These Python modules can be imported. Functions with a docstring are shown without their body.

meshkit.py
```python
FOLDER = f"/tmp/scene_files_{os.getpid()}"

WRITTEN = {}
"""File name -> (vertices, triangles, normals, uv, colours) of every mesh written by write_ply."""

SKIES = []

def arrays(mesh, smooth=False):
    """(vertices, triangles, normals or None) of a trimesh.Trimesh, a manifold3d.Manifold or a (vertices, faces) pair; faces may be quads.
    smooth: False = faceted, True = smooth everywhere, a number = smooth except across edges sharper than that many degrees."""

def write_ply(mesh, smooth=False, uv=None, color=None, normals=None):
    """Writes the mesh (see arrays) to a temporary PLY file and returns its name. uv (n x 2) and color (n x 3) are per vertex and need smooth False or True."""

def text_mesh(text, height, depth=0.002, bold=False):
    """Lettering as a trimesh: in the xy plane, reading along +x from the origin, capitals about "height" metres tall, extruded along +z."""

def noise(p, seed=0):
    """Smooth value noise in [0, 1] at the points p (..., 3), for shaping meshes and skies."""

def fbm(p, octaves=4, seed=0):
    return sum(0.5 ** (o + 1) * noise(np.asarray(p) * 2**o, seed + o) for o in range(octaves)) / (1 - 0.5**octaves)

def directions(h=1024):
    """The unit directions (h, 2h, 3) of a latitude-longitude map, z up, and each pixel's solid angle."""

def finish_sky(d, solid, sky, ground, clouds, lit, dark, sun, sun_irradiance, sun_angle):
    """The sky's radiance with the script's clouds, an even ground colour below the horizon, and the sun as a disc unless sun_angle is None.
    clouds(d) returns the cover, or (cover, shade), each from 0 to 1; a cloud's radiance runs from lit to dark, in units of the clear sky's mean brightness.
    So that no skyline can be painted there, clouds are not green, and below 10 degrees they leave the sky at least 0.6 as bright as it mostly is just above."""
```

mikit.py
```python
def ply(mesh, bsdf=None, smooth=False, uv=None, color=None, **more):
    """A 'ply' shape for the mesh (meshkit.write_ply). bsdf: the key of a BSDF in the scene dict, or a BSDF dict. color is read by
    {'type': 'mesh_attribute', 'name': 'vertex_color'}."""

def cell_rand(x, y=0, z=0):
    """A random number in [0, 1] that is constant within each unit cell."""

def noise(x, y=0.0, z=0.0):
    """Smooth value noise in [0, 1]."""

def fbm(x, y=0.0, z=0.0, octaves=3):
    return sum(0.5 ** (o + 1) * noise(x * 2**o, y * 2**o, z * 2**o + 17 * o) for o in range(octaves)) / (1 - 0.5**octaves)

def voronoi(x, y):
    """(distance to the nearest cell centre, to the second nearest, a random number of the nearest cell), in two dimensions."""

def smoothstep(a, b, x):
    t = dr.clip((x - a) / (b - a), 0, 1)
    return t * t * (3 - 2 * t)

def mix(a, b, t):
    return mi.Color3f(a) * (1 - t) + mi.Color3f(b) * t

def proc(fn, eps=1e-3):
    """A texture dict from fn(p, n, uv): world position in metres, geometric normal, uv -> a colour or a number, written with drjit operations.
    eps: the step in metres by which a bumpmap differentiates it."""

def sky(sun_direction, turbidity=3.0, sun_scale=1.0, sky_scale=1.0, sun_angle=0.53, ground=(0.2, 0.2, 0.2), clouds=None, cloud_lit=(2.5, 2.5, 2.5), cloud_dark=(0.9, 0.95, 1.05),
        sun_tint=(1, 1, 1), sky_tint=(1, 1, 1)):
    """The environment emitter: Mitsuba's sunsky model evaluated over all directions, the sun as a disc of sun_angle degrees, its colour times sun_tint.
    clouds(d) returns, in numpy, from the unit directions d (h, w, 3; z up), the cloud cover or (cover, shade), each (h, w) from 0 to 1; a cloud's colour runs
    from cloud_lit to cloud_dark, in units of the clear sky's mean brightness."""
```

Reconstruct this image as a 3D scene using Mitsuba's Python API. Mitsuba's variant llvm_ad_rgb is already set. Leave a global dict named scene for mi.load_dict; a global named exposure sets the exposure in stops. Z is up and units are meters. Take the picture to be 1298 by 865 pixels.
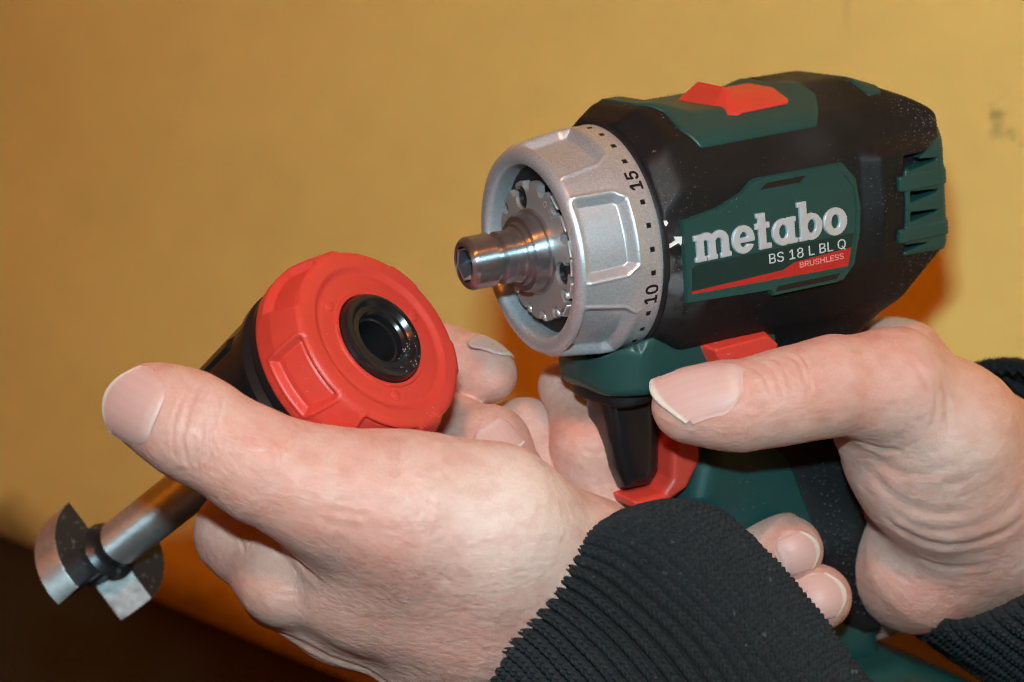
import math, numpy as np, trimesh, mitsuba as mi, mikit, meshkit
from shapely.geometry import Polygon, LineString, Point, box as sbox
from shapely import affinity, union_all

# ---------------------------------------------------------------- camera, light, exposure
exposure = 0.0
F = 3053.0                       # focal length in photo pixels (photo 1298 wide): 24 degree lens
scene, labels = {}, {}
T = mi.ScalarTransform4f
scene['camera'] = {'type': 'thinlens', 'fov': 2 * math.degrees(math.atan(649 / F)), 'fov_axis': 'x', 'near_clip': 0.02, 'far_clip': 20.0,
                   'aperture_radius': 0.0034, 'focus_distance': 0.598,
                   'to_world': T().look_at(origin=[0, 0, 0], target=[0, 1, 0], up=[0, 0, 1])}
FLASH = dict(at=(-0.004, 0.03, 0.088), half=(0.020, 0.009), power=(0.63, 1.0, 1.09))
LAMP = dict(at=(-0.15, -0.85, 1.00), radius=0.10, power=(1.0, 0.25, 0.012), level=112.0)
ROOM = (0.17, 0.046, 0.005)      # the room's own dim warm bounce light

def emit(rgb, k=1.0): return {'type': 'area', 'radiance': {'type': 'rgb', 'value': [c * k for c in rgb]}}
k_ = math.pi * 0.60 ** 2 / (4 * FLASH['half'][0] * FLASH['half'][1])
scene['room_light'] = {'type': 'constant', 'radiance': {'type': 'rgb', 'value': list(ROOM)}}

# ---------------------------------------------------------------- helpers (all modelling in millimetres)
def at(u, v, y):                 # photo pixel + distance in mm -> point
    return np.array([(u - 649.0) * y / F, y, (432.5 - v) * y / F])
rng = np.random.default_rng(7)

def put(key, mesh, mat, smooth=30, label=None, cat=None, group=None, kind=None, color=None, uv=None):
    """mesh in mm, world axes -> one entry of the scene"""
    k, n = key, 0
    while k in scene:
        n += 1; k = f'{key}_{n:03d}'
    m = trimesh.Trimesh(np.array(mesh.vertices) * 0.001, np.array(mesh.faces), process=False)
    if color is not None or uv is not None: smooth = True
    scene[k] = mikit.ply(m, mat, smooth=smooth, color=color, uv=uv)
    e = {n_: v for n_, v in (('label', label), ('category', cat), ('group', group), ('kind', kind)) if v}
    if e: labels[k] = e
    return k

def tag(key, label, cat, group=None):
    labels[key] = {'label': label, 'category': cat, **({'group': group} if group else {})}

def rgb(*c): return {'type': 'rgb', 'value': list(c)}

# --- signed distance modelling
def smin(a, b, k):
    h = np.maximum(k - np.abs(a - b), 0) / k
    return np.minimum(a, b) - h * h * k * 0.25
def smax(a, b, k): return -smin(-a, -b, k)
def fsmax(k, *d):
    o = d[0]
    for x in d[1:]: o = smax(o, x, k)
    return o

def cone(p, a, b, ra, rb):
    """rounded cone from a to b"""
    ba = b - a; L = np.linalg.norm(ba)
    if L < 1e-6: return np.linalg.norm(p - a, axis=1) - max(ra, rb)
    q = p - a; t = q @ ba / (L * L)
    s = (ra - rb) / L
    perp = np.sqrt(np.maximum((q * q).sum(1) - (t * L) ** 2, 0))
    t2 = np.clip(t + perp * s / (L * math.sqrt(max(1 - s * s, 1e-4))), 0, 1)
    return np.linalg.norm(q - t2[:, None] * ba, axis=1) - (ra + (rb - ra) * t2)

def ellipsoid(p, c, axes, r):
    """axes: rows, r: radii"""
    q = (p - c) @ np.asarray(axes).T
    k0 = np.linalg.norm(q / r, axis=1); k1 = np.linalg.norm(q / (np.asarray(r) ** 2), axis=1)
    return k0 * (k0 - 1) / np.maximum(k1, 1e-9)

def poly2(x, y, P):
    """exact signed distance to a polygon"""
    P = np.asarray(P, float); d = np.full(x.shape, 1e9); ins = np.zeros(x.shape, bool)
    for i in range(len(P)):
        a, b = P[i], P[(i + 1) % len(P)]
        e = b - a; wx, wy = x - a[0], y - a[1]
        t = np.clip((wx * e[0] + wy * e[1]) / (e @ e), 0, 1)
        d = np.minimum(d, (wx - e[0] * t) ** 2 + (wy - e[1] * t) ** 2)
        c = ((a[1] <= y) & (b[1] > y)) | ((b[1] <= y) & (a[1] > y))
        with np.errstate(divide='ignore', invalid='ignore'):
            xi = a[0] + (y - a[1]) / (b[1] - a[1] if b[1] != a[1] else 1e-9) * e[0]
        ins ^= c & (x < xi)
    d = np.sqrt(d)
    return np.where(ins, -d, d)

def evalc(f, p, n=400000):
    return np.concatenate([f(p[i:i + n]) for i in range(0, len(p), n)]) if len(p) else np.zeros(0)

def net(f, lo, hi, h, it=2):
    """surface nets on the zero level of f"""
    lo, hi = np.asarray(lo, float), np.asarray(hi, float)
    nb = np.ceil((hi - lo) / (4 * h)).astype(int); n = nb * 4
    g = np.stack(np.meshgrid(*[np.arange(k) for k in nb], indexing='ij'), -1).reshape(-1, 3)
    dc = evalc(f, lo + (g * 4 + 1.5) * h)
    V = dc.reshape(nb).astype(np.float32)
    for ax in range(3): V = np.repeat(V, 4, axis=ax)
    near = g[np.abs(dc) < 4 * h * 0.87 * 1.6 + h]
    off = np.stack(np.meshgrid(*[np.arange(4)] * 3, indexing='ij'), -1).reshape(-1, 3)
    pt = (near[:, None] * 4 + off[None]).reshape(-1, 3)
    V[pt[:, 0], pt[:, 1], pt[:, 2]] = evalc(f, lo + pt * h)
    V[np.abs(V) < 1e-9] = 1e-9
    s = V < 0
    cs = np.zeros(n - 1, np.int8)
    cor = [(i, j, k) for i in (0, 1) for j in (0, 1) for k in (0, 1)]
    for i, j, k in cor: cs += s[i:n[0] - 1 + i, j:n[1] - 1 + j, k:n[2] - 1 + k]
    act = np.argwhere((cs > 0) & (cs < 8))
    idx = np.full(n - 1, -1, np.int64); idx[tuple(act.T)] = np.arange(len(act))
    vals = np.stack([V[act[:, 0] + i, act[:, 1] + j, act[:, 2] + k] for i, j, k in cor], 1)
    acc, cnt = np.zeros((len(act), 3)), np.zeros(len(act))
    for a in range(8):
        for b in range(a + 1, 8):
            ca, cb = np.array(cor[a]), np.array(cor[b])
            if np.abs(ca - cb).sum() != 1: continue
            va, vb = vals[:, a], vals[:, b]
            m = (va < 0) != (vb < 0)
            t = np.where(m, va / np.where(m, va - vb, 1), 0)
            acc += np.where(m[:, None], ca + t[:, None] * (cb - ca), 0); cnt += m
    v = lo + (act + acc / cnt[:, None]) * h
    F_ = []
    for ax in range(3):
        o1, o2 = [(1, 2), (2, 0), (0, 1)][ax]
        sl0 = [slice(1, -1)] * 3; sl1 = [slice(1, -1)] * 3
        sl0[ax] = slice(0, n[ax] - 1); sl1[ax] = slice(1, n[ax])
        a, b = s[tuple(sl0)], s[tuple(sl1)]
        for flip, msk in ((False, a & ~b), (True, ~a & b)):
            e = np.argwhere(msk) + 1; e[:, ax] -= 1
            if not len(e): continue
            q = []
            for d1, d2 in ((0, 0), (1, 0), (1, 1), (0, 1)):
                c = e.copy(); c[:, o1] -= d1; c[:, o2] -= d2
                q.append(idx[np.clip(c[:, 0], 0, n[0] - 2), np.clip(c[:, 1], 0, n[1] - 2), np.clip(c[:, 2], 0, n[2] - 2)])
            q = np.stack(q, 1)
            q = q[(q >= 0).all(1)]
            if flip: q = q[:, ::-1]
            F_ += [q[:, [0, 1, 2]], q[:, [0, 2, 3]]]
    fc = np.vstack(F_)
    for _ in range(it):
        d = evalc(f, v); gr = np.zeros_like(v); e = 0.25 * h
        for ax in range(3):
            o = np.zeros(3); o[ax] = e
            gr[:, ax] = (evalc(f, v + o) - evalc(f, v - o)) / (2 * e)
        st = d / np.maximum((gr * gr).sum(1), 0.2)
        v = v - np.clip(st, -h, h)[:, None] * gr
    return trimesh.Trimesh(v, fc, process=False)

def lathe(prof, n=96, a0=0.0):
    """prof: list of (axial, radius) -> mesh about local x axis (local x, y, z)"""
    prof = np.asarray(prof, float); th = a0 + np.arange(n) * 2 * math.pi / n
    v = np.stack([np.repeat(prof[:, 0], n), np.outer(prof[:, 1], np.cos(th)).ravel(), np.outer(prof[:, 1], np.sin(th)).ravel()], 1)
    i, j = np.meshgrid(np.arange(len(prof) - 1), np.arange(n), indexing='ij')
    q = np.stack([i * n + j, i * n + (j + 1) % n, (i + 1) * n + (j + 1) % n, (i + 1) * n + j], -1).reshape(-1, 4)
    return trimesh.Trimesh(v, np.vstack([q[:, [0, 1, 2]], q[:, [0, 2, 3]]]), process=False)

def turned_lathe(prof, n=128, sharp=25):
    """lathe with hard edges at the profile's corners and uv = (along the axis, round it), so that turned steel scatters along the axis"""
    prof = np.asarray(prof, float); rows = [prof[0]]
    for i in range(1, len(prof)):
        rows.append(prof[i])
        if i < len(prof) - 1:
            a, b = prof[i] - prof[i - 1], prof[i + 1] - prof[i]
            c = (a @ b) / (np.linalg.norm(a) * np.linalg.norm(b) + 1e-12)
            if c < math.cos(math.radians(sharp)): rows.append(prof[i])
    m = lathe(rows, n); keep = []
    f = np.asarray(m.faces); v = np.asarray(m.vertices)
    ar = np.linalg.norm(np.cross(v[f[:, 1]] - v[f[:, 0]], v[f[:, 2]] - v[f[:, 0]]), axis=1)
    L = np.concatenate([[0], np.cumsum(np.linalg.norm(np.diff(rows, axis=0), axis=1))])
    uv = np.stack([np.repeat(L, n), np.tile(np.arange(n) / n * 60, len(rows))], 1)
    return trimesh.Trimesh(v, f[ar > 1e-9], process=False), uv

def move(mesh, R, o):
    """local coordinates (rows of R are the local axes in the world) -> world"""
    v = np.asarray(mesh.vertices) @ R + o
    f = np.asarray(mesh.faces)
    if np.linalg.det(R) < 0: f = f[:, ::-1]
    return trimesh.Trimesh(v, f, process=False)

def prism_mesh(poly, z0, z1, bev=0.0):
    """polygon extruded z0..z1 with a bevelled top edge (z1)"""
    if bev <= 0:
        m = trimesh.creation.extrude_polygon(poly, z1 - z0, engine='earcut'); m.apply_translation([0, 0, z0]); return m
    parts = []
    for g in getattr(poly, 'geoms', [poly]):
        a = trimesh.creation.extrude_polygon(g, z1 - bev - z0, engine='earcut'); a.apply_translation([0, 0, z0])
        parts.append(a)
        for k in range(3):
            s = g.buffer(-bev * (k + 1) / 3 * (0.6 + 0.13 * k), join_style=2)
            for q in getattr(s, 'geoms', [s]):
                if q.is_empty or q.area < 1e-3: continue
                c = trimesh.creation.extrude_polygon(q, bev * (k + 1) / 3, engine='earcut'); c.apply_translation([0, 0, z1 - bev])
                parts.append(c)
    return trimesh.util.concatenate(parts)

def hull(pts): return trimesh.convex.convex_hull(np.asarray(pts, float))

def bevel_hull(pts, r):
    """convex body with rounded edges"""
    s = trimesh.creation.icosphere(2, r).vertices
    return hull((np.asarray(pts, float)[:, None] + s[None]).reshape(-1, 3))

def frame(ang, tilt, roll):
    r = np.radians
    e = np.array([np.cos(r(ang)), 0, np.sin(r(ang))]); U0 = np.array([-np.sin(r(ang)), 0, np.cos(r(ang))]); Y = np.array([0, 1., 0])
    a = np.cos(r(tilt)) * e + np.sin(r(tilt)) * Y; S0 = np.sin(r(tilt)) * e - np.cos(r(tilt)) * Y
    return np.stack([a, np.cos(r(roll)) * U0 + np.sin(r(roll)) * S0, np.cos(r(roll)) * S0 - np.sin(r(roll)) * U0])

# ---------------------------------------------------------------- materials
import drjit as dr
from mikit import proc, noise, fbm, voronoi, cell_rand, smoothstep, mix

def specks(p, scale, amount, seed=0.0):
    """dust grains scattered in space: 0..1"""
    x, y, z = p.x * scale, p.y * scale, p.z * scale
    f = noise(x + seed, y + 3.1, z + 7.7) * 0.65 + noise(x * 2.3 + 5, y * 2.3, z * 2.3 + seed) * 0.35
    heavy = fbm(p.x * 55 + seed, p.y * 55, p.z * 55, 2)
    return smoothstep(amount, amount + 0.06, f + 0.38 * (heavy - 0.5))

def P(base, rough, name, **kw):
    base = {'type': 'rgb', 'value': list(base)} if isinstance(base, (tuple, list)) else base
    scene[name] = {'type': 'twosided', 'bsdf': {'type': 'principled', 'base_color': base, 'roughness': rough, **kw}}

def bumped(base, rough, name, height, scale, **kw):
    base = {'type': 'rgb', 'value': list(base)} if isinstance(base, (tuple, list)) else base
    scene[name] = {'type': 'twosided', 'bsdf': {'type': 'bumpmap', 'arbitrary': height, 'scale': scale,
                   'bsdf': {'type': 'principled', 'base_color': base, 'roughness': rough, **kw}}}

NOSE = [float(c) * 0.001 for c in at(766, 301, 620) + np.array([4.0, -6.0, 29.6]) @ frame(12, 26, 15)]
def c_rubber(p, n, uv):
    film = smoothstep(0.48, 0.8, fbm(p.x * 40, p.y * 40, p.z * 40, 3)) * 0.045
    nose = dr.exp(-dr.square(dr.norm(p - mi.Point3f(*NOSE)) / 0.0085)) * smoothstep(0.30, 0.62, fbm(p.x * 220, p.y * 220, p.z * 220, 3)) * 0.40      # plaster dust rubbed in beside the ring
    film = film + nose
    d = specks(p, 2500.0, 0.80) * 0.5 + specks(p, 1200.0, 0.90, 11.0) * 0.55
    return mix(mi.Color3f(0.0075, 0.0078, 0.0085) + film * mi.Color3f(0.25, 0.26, 0.28), (0.42, 0.40, 0.37), dr.minimum(d, 1) * 0.8)
def h_rubber(p, n, uv): return noise(p.x * 3200, p.y * 3200, p.z * 3200)
bumped(proc(c_rubber), 0.52, 'rubber_black', proc(h_rubber, 1e-4), 0.00003, specular=0.28)
def c_green(p, n, uv):
    d = specks(p, 1500.0, 0.93, 4.0) * 0.6
    t = fbm(p.x * 60, p.y * 60, p.z * 60, 2)
    return mix(mi.Color3f(0.010, 0.052, 0.047) * (0.85 + 0.3 * t), (0.40, 0.44, 0.42), d * 0.7)
bumped(proc(c_green), 0.42, 'plastic_green', proc(h_rubber, 1e-4), 0.000012, specular=0.45)
P((0.006, 0.028, 0.027), 0.35, 'print_dark_green', specular=0.4)
def c_red(p, n, uv):
    d = specks(p, 1400.0, 0.83, 8.0) * 0.5
    t = fbm(p.x * 45, p.y * 45, p.z * 45, 2)
    return mix(mi.Color3f(0.62, 0.050, 0.032) * (0.90 + 0.2 * t), (0.8, 0.62, 0.5), d * 0.6)
bumped(proc(c_red), 0.44, 'plastic_red', proc(h_rubber, 1e-4), 0.000010, specular=0.45)
P((0.42, 0.022, 0.018), 0.4, 'print_red', specular=0.4)
P((0.50, 0.53, 0.55), 0.4, 'print_grey', specular=0.3)
P((0.75, 0.30, 0.28), 0.4, 'print_pale_red', specular=0.3)
P((0.008, 0.008, 0.009), 0.4, 'print_black', specular=0.3)
P((0.75, 0.74, 0.70), 0.5, 'chip_white')
P((0.56, 0.59, 0.64), 0.36, 'badge_silver', metallic=0.35, specular=0.5)
def c_silver(p, n, uv):
    g = noise(p.x * 5200, p.y * 5200, p.z * 5200)
    g2 = noise(p.x * 2300 + 9, p.y * 2300, p.z * 2300)
    return mi.Color3f(0.60, 0.63, 0.67) * (0.70 + 0.46 * g + 0.14 * g2)
def h_silver(p, n, uv): return noise(p.x * 4200, p.y * 4200, p.z * 4200)
bumped(proc(c_silver), 0.40, 'ring_silver', proc(h_silver, 6e-5), 0.000035, metallic=0.68, specular=0.5)
def c_steel(p, n, uv):
    g = fbm(p.x * 300, p.y * 300, p.z * 300, 3)
    return mi.Color3f(0.40, 0.44, 0.49) * (0.75 + 0.5 * g)
def r_steel2(p, n, uv): return 0.30 + 0.16 * fbm(p.x * 500, p.y * 500, p.z * 500, 2)
def r_steel(p, n, uv): return 0.24 + 0.14 * fbm(p.x * 500, p.y * 500, p.z * 500, 2)
def turned(name, col, rough, metallic, aniso=0.93):
    P(proc(col), rough, name, metallic=metallic, anisotropic=aniso, specular=0.5)
turned('steel_dark', c_steel, 0.34, 0.92)
P((0.40, 0.37, 0.355), 0.4, 'steel_plate', metallic=0.55, specular=0.5)
def c_bright(p, n, uv):
    g = fbm(p.x * 420, p.y * 420, p.z * 420, 3)
    w = smoothstep(0.62, 0.72, noise(p.x * 900, p.y * 900, p.z * 900))
    return mi.Color3f(0.86, 0.87, 0.88) * (0.78 + 0.32 * g) + w * 0.08
turned('steel_bright', c_bright, 0.40, 0.85)
def c_ground(p, n, uv):
    g = fbm(p.x * 520, p.y * 520, p.z * 520, 3)
    return mi.Color3f(0.66, 0.68, 0.70) * (0.5 + 0.9 * g)
P(proc(c_ground), 0.45, 'steel_ground', metallic=0.3)
def c_oxide(p, n, uv):
    return mix((0.016, 0.018, 0.022), (0.10, 0.10, 0.10), smoothstep(0.62, 0.85, fbm(p.x * 600, p.y * 600, p.z * 600, 3)))
P(proc(c_oxide), 0.35, 'steel_oxide', metallic=0.3, specular=0.5)
P((0.010, 0.010, 0.011), 0.22, 'plastic_black', specular=0.5)
P((0.006, 0.006, 0.007), 0.5, 'cavity_black')

# skin: per-vertex colour with fine relief
def h_skin(p, n, uv):
    a, b, c = voronoi((p.x + p.y * 0.6) * 1500, (p.z - p.y * 0.5) * 1500)
    return dr.minimum(b - a, 0.35) * 0.8 + fbm(p.x * 900, p.y * 900, p.z * 900, 2) * 1.2
def w_skin(p, n, uv):
    a, b, c = voronoi((p.x + p.y * 0.6) * 1150, (p.z - p.y * 0.5) * 1150)
    line = 1 - smoothstep(0.0, 0.28, b - a)
    blot = smoothstep(0.45, 0.75, fbm(p.x * 260, p.y * 260, p.z * 260, 3))
    return dr.clip(0.16 * line * (0.4 + 1.2 * fbm(p.x * 160, p.y * 160, p.z * 160, 2)) + 0.20 * blot, 0, 1)
def skin_layer(col): return {'type': 'bumpmap', 'arbitrary': proc(h_skin, 1.2e-4), 'scale': 0.00020,
    'bsdf': {'type': 'principled', 'base_color': col, 'roughness': 0.43, 'specular': 0.40}}
scene['skin'] = {'type': 'twosided', 'bsdf': {'type': 'blendbsdf', 'weight': proc(w_skin), 'bsdf_0': skin_layer({'type': 'mesh_attribute', 'name': 'vertex_color'}),
    'bsdf_1': skin_layer({'type': 'rgb', 'value': [0.46, 0.17, 0.12]})}}
scene['nail'] = {'type': 'twosided', 'bsdf': {'type': 'principled', 'base_color': {'type': 'mesh_attribute', 'name': 'vertex_color'}, 'roughness': 0.46, 'specular': 0.4}}
def c_knit(p, n, uv):
    g = noise(p.x * 1800, p.y * 1800, p.z * 1800)
    l = smoothstep(0.90, 0.95, noise(p.x * 420, p.y * 420, p.z * 420 + 3))
    return mix(mi.Color3f(0.025, 0.027, 0.029) * (0.7 + 0.5 * g + 0.25 * noise(p.x * 700, p.y * 700, p.z * 700 + 9)), (0.16, 0.17, 0.17), l * 0.3)
scene['knit_black'] = {'type': 'twosided', 'bsdf': {'type': 'diffuse', 'reflectance': proc(c_knit)}}

# ---------------------------------------------------------------- the setting: painted wall and the dark floor below it
def wline(u, v): pass
WL, WR = np.array([-290.0, 1105.0]), np.array([190.0, 710.0])       # the wall's plane, seen from above (x, y)
wd = (WR - WL) / np.linalg.norm(WR - WL)
def wall_pt(u, v):                # where a sight line meets the wall
    d = np.array([(u - 649) / F, 1.0, (432.5 - v) / F]); nrm = np.array([-wd[1], wd[0]])
    t = (WL @ nrm) / (d[:2] @ nrm); return d * t
def c_wall(p, n, uv):
    a = fbm(p.x * 9, p.y * 9, p.z * 9, 4); b = fbm(p.x * 70, p.y * 70, p.z * 70 + 5, 3)
    base = mi.Color3f(0.80, 0.55, 0.158) * (0.84 + 0.22 * a + 0.10 * b)
    st = dr.exp(-(dr.square((p.x - 0.1495) / 0.0022) + dr.square((p.z - 0.0690) / 0.006))) + dr.exp(-(dr.square((p.x - 0.1545 + (p.z - .0625) * .6) / 0.0016) + dr.square((p.z - 0.0625) / 0.005)))
    st2 = dr.exp(-(dr.square((p.x - 0.108) / 0.001) + dr.square((p.z - 0.108) / 0.007)))
    low = smoothstep(22.0, 2.0, foot_of_wall(p) + 14 * (fbm(p.x * 60, p.y * 60, p.z * 60, 3) - 0.5))      # soft shade painted into the colour, blurring the wall's edge at the floor
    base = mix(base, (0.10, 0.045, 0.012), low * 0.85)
    return mix(base, (0.22, 0.16, 0.07), dr.minimum(st * smoothstep(0.25, 0.75, fbm(p.x * 300, p.y * 300, p.z * 300, 2)) * 0.7 + st2 * 0.15, 0.6))
def h_wall(p, n, uv): return fbm(p.x * 130, p.y * 130, p.z * 130, 4)
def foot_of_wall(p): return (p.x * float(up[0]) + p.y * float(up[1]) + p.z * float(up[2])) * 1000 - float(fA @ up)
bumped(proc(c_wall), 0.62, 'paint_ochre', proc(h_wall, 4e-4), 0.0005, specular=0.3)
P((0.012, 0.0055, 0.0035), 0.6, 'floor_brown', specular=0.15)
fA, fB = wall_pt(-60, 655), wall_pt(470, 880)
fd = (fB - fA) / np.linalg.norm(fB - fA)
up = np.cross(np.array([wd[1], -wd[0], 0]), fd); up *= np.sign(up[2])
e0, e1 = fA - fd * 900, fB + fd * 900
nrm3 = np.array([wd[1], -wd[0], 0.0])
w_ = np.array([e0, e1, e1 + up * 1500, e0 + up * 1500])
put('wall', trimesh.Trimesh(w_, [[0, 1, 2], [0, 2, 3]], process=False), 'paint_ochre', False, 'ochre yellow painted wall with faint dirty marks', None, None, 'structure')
fl = nrm3 * 1.0
f_ = np.array([e0 + up * 2 + nrm3, e1 + up * 2 + nrm3, e1 + fl * 900 - up * 60, e0 + fl * 900 - up * 60])
put('floor', trimesh.Trimesh(f_, [[0, 2, 1], [0, 3, 2]], process=False), 'floor_brown', False, 'dark brown floor below the yellow wall', None, None, 'structure')

# flash of the camera and the ceiling lamp of the room (both outside the picture)
hx, hz = FLASH['half']; fx, fy, fz = FLASH['at']
m_ = trimesh.Trimesh(np.array([[fx - hx, fy, fz - hz], [fx + hx, fy, fz - hz], [fx + hx, fy, fz + hz], [fx - hx, fy, fz + hz]]) * 1000, [[0, 2, 1], [0, 3, 2]], process=False)
k = put('camera_flash', m_, 'cavity_black', False, 'small rectangular flash window above the lens', 'flash'); scene[k]['emitter'] = emit(FLASH['power'], k_)
lx, ly, lz = LAMP['at']
c_ = trimesh.creation.icosphere(3, LAMP['radius'] * 1000); c_.apply_translation(np.array([lx, ly, lz]) * 1000)
k = put('room_lamp', c_, 'cavity_black', False, 'round warm room lamp behind and above the camera', 'lamp'); scene[k]['emitter'] = emit(LAMP['power'], LAMP['level'])

# ---------------------------------------------------------------- the cordless drill (local axes: A to the rear along the spindle, U up, S towards the viewer's side)
DR = frame(12, 26, 15); DO = at(766, 301, 620)
def dl(p): return (p - DO) @ DR.T
def dw(A, U, S): return DO + np.array([A, U, S], float) @ DR
D = 'cordless_drill'
tag(D, 'green and black cordless drill with bare spindle, held in the hand on the right', 'drill')
def drill(name, mesh, mat, smooth=30, label=None, kind=None, uv=None): return put(f'{D}__{name}', move(mesh, DR, DO), mat, smooth, label, None, None, kind, None, uv)

def sst(a, b, x):
    t = np.clip((x - a) / (b - a), 0, 1); return t * t * (3 - 2 * t)
def body(q):
    A, U, S = q[:, 0], q[:, 1], np.abs(q[:, 2])
    c30, s30, c60, s60 = .866, .5, .5, .866
    top = 33.6 - 2.9 * sst(12, 22, A) * sst(55, 47, A) - 0.6 * sst(50, 58, A)
    cheek = 2.7 * np.clip((A - 59.4) / 5.4, 0, 1) * sst(18, 13.5, U) * sst(-20, 3, U)          # the rubber stands up behind the badge
    sec = fsmax(1.2, S - 30.0 - cheek, c30 * S + s30 * U - 33.5 - 0.8 * cheek, c60 * S + s60 * U - 34.4, U - top, c30 * S - s30 * U - 32.6 - 0.6 * cheek, c60 * S - s60 * U - 34.4)
    nose = []
    for ph, r0, sl in ((0, 30.2, .55), (32, 30.4, .62), (62, 30.2, .55), (90, 29.4, .16), (118, 30.2, .5), (150, 30.2, .6)):
        c, s = math.cos(math.radians(ph)), math.sin(math.radians(ph))
        nose.append((U * c + S * s - r0 - (A - 0.6) * sl) / math.hypot(1, sl))
    front = fsmax(0.8, *nose, 0.5 - A)
    rear = fsmax(2.0, A - 97.5, .83 * A + .555 * S - 87.2, .42 * A + .906 * U - 58.6, .633 * A + .775 * U - 72.8, .86 * A + .51 * U - 88.6,
                 .403 * A - .915 * U - 56.0, .75 * A - .66 * U - 80.5, .87 * A - .49 * U - 86.5, .68 * A + .36 * S - .64 * U - 77.0)
    return fsmax(1.0, sec, front, rear, -U - 31)
def prism(q, P_, half, k, s0=0.0):
    return smax(poly2(q[:, 0], q[:, 1], P_), np.abs(q[:, 2] - s0) - half, k)

RUB = [(30, -22), (74, -26), (70, -34), (66, -40), (62, -50), (61.5, -66), (65, -76), (69, -95), (72, -116), (70, -122), (62, -123), (52.5, -117), (45, -86), (38.6, -67), (32, -60), (24, -50)]
HGR = [(12, -36), (40, -30), (58, -40), (58, -60), (62, -80), (66, -100), (71, -131), (24, -131), (19, -95), (15, -78), (11, -71), (14.5, -60)]
def rubber(q): return prism(q, RUB, 16.2, 7)
def handle(q): return prism(q, HGR, 15.4, 8)
def housing(q):
    A, U, S = q[:, 0], q[:, 1], np.abs(q[:, 2])
    pocket = fsmax(0.4, 71.6 - A, A - 95, np.abs(U - 0.5) - 12.8, 28.5 - S)
    return smax(smin(body(q), rubber(q), 8.0), -pocket, 0.4)

hs = net(housing, (-2, -128, -36), (103, 38, 36), 0.62)
drill('housing', hs, 'rubber_black', True, 'black rubber housing speckled with white dust')
drill('handle', net(handle, (0, -135, -19), (80, -26, 19), 0.8), 'plastic_green', True)

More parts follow.
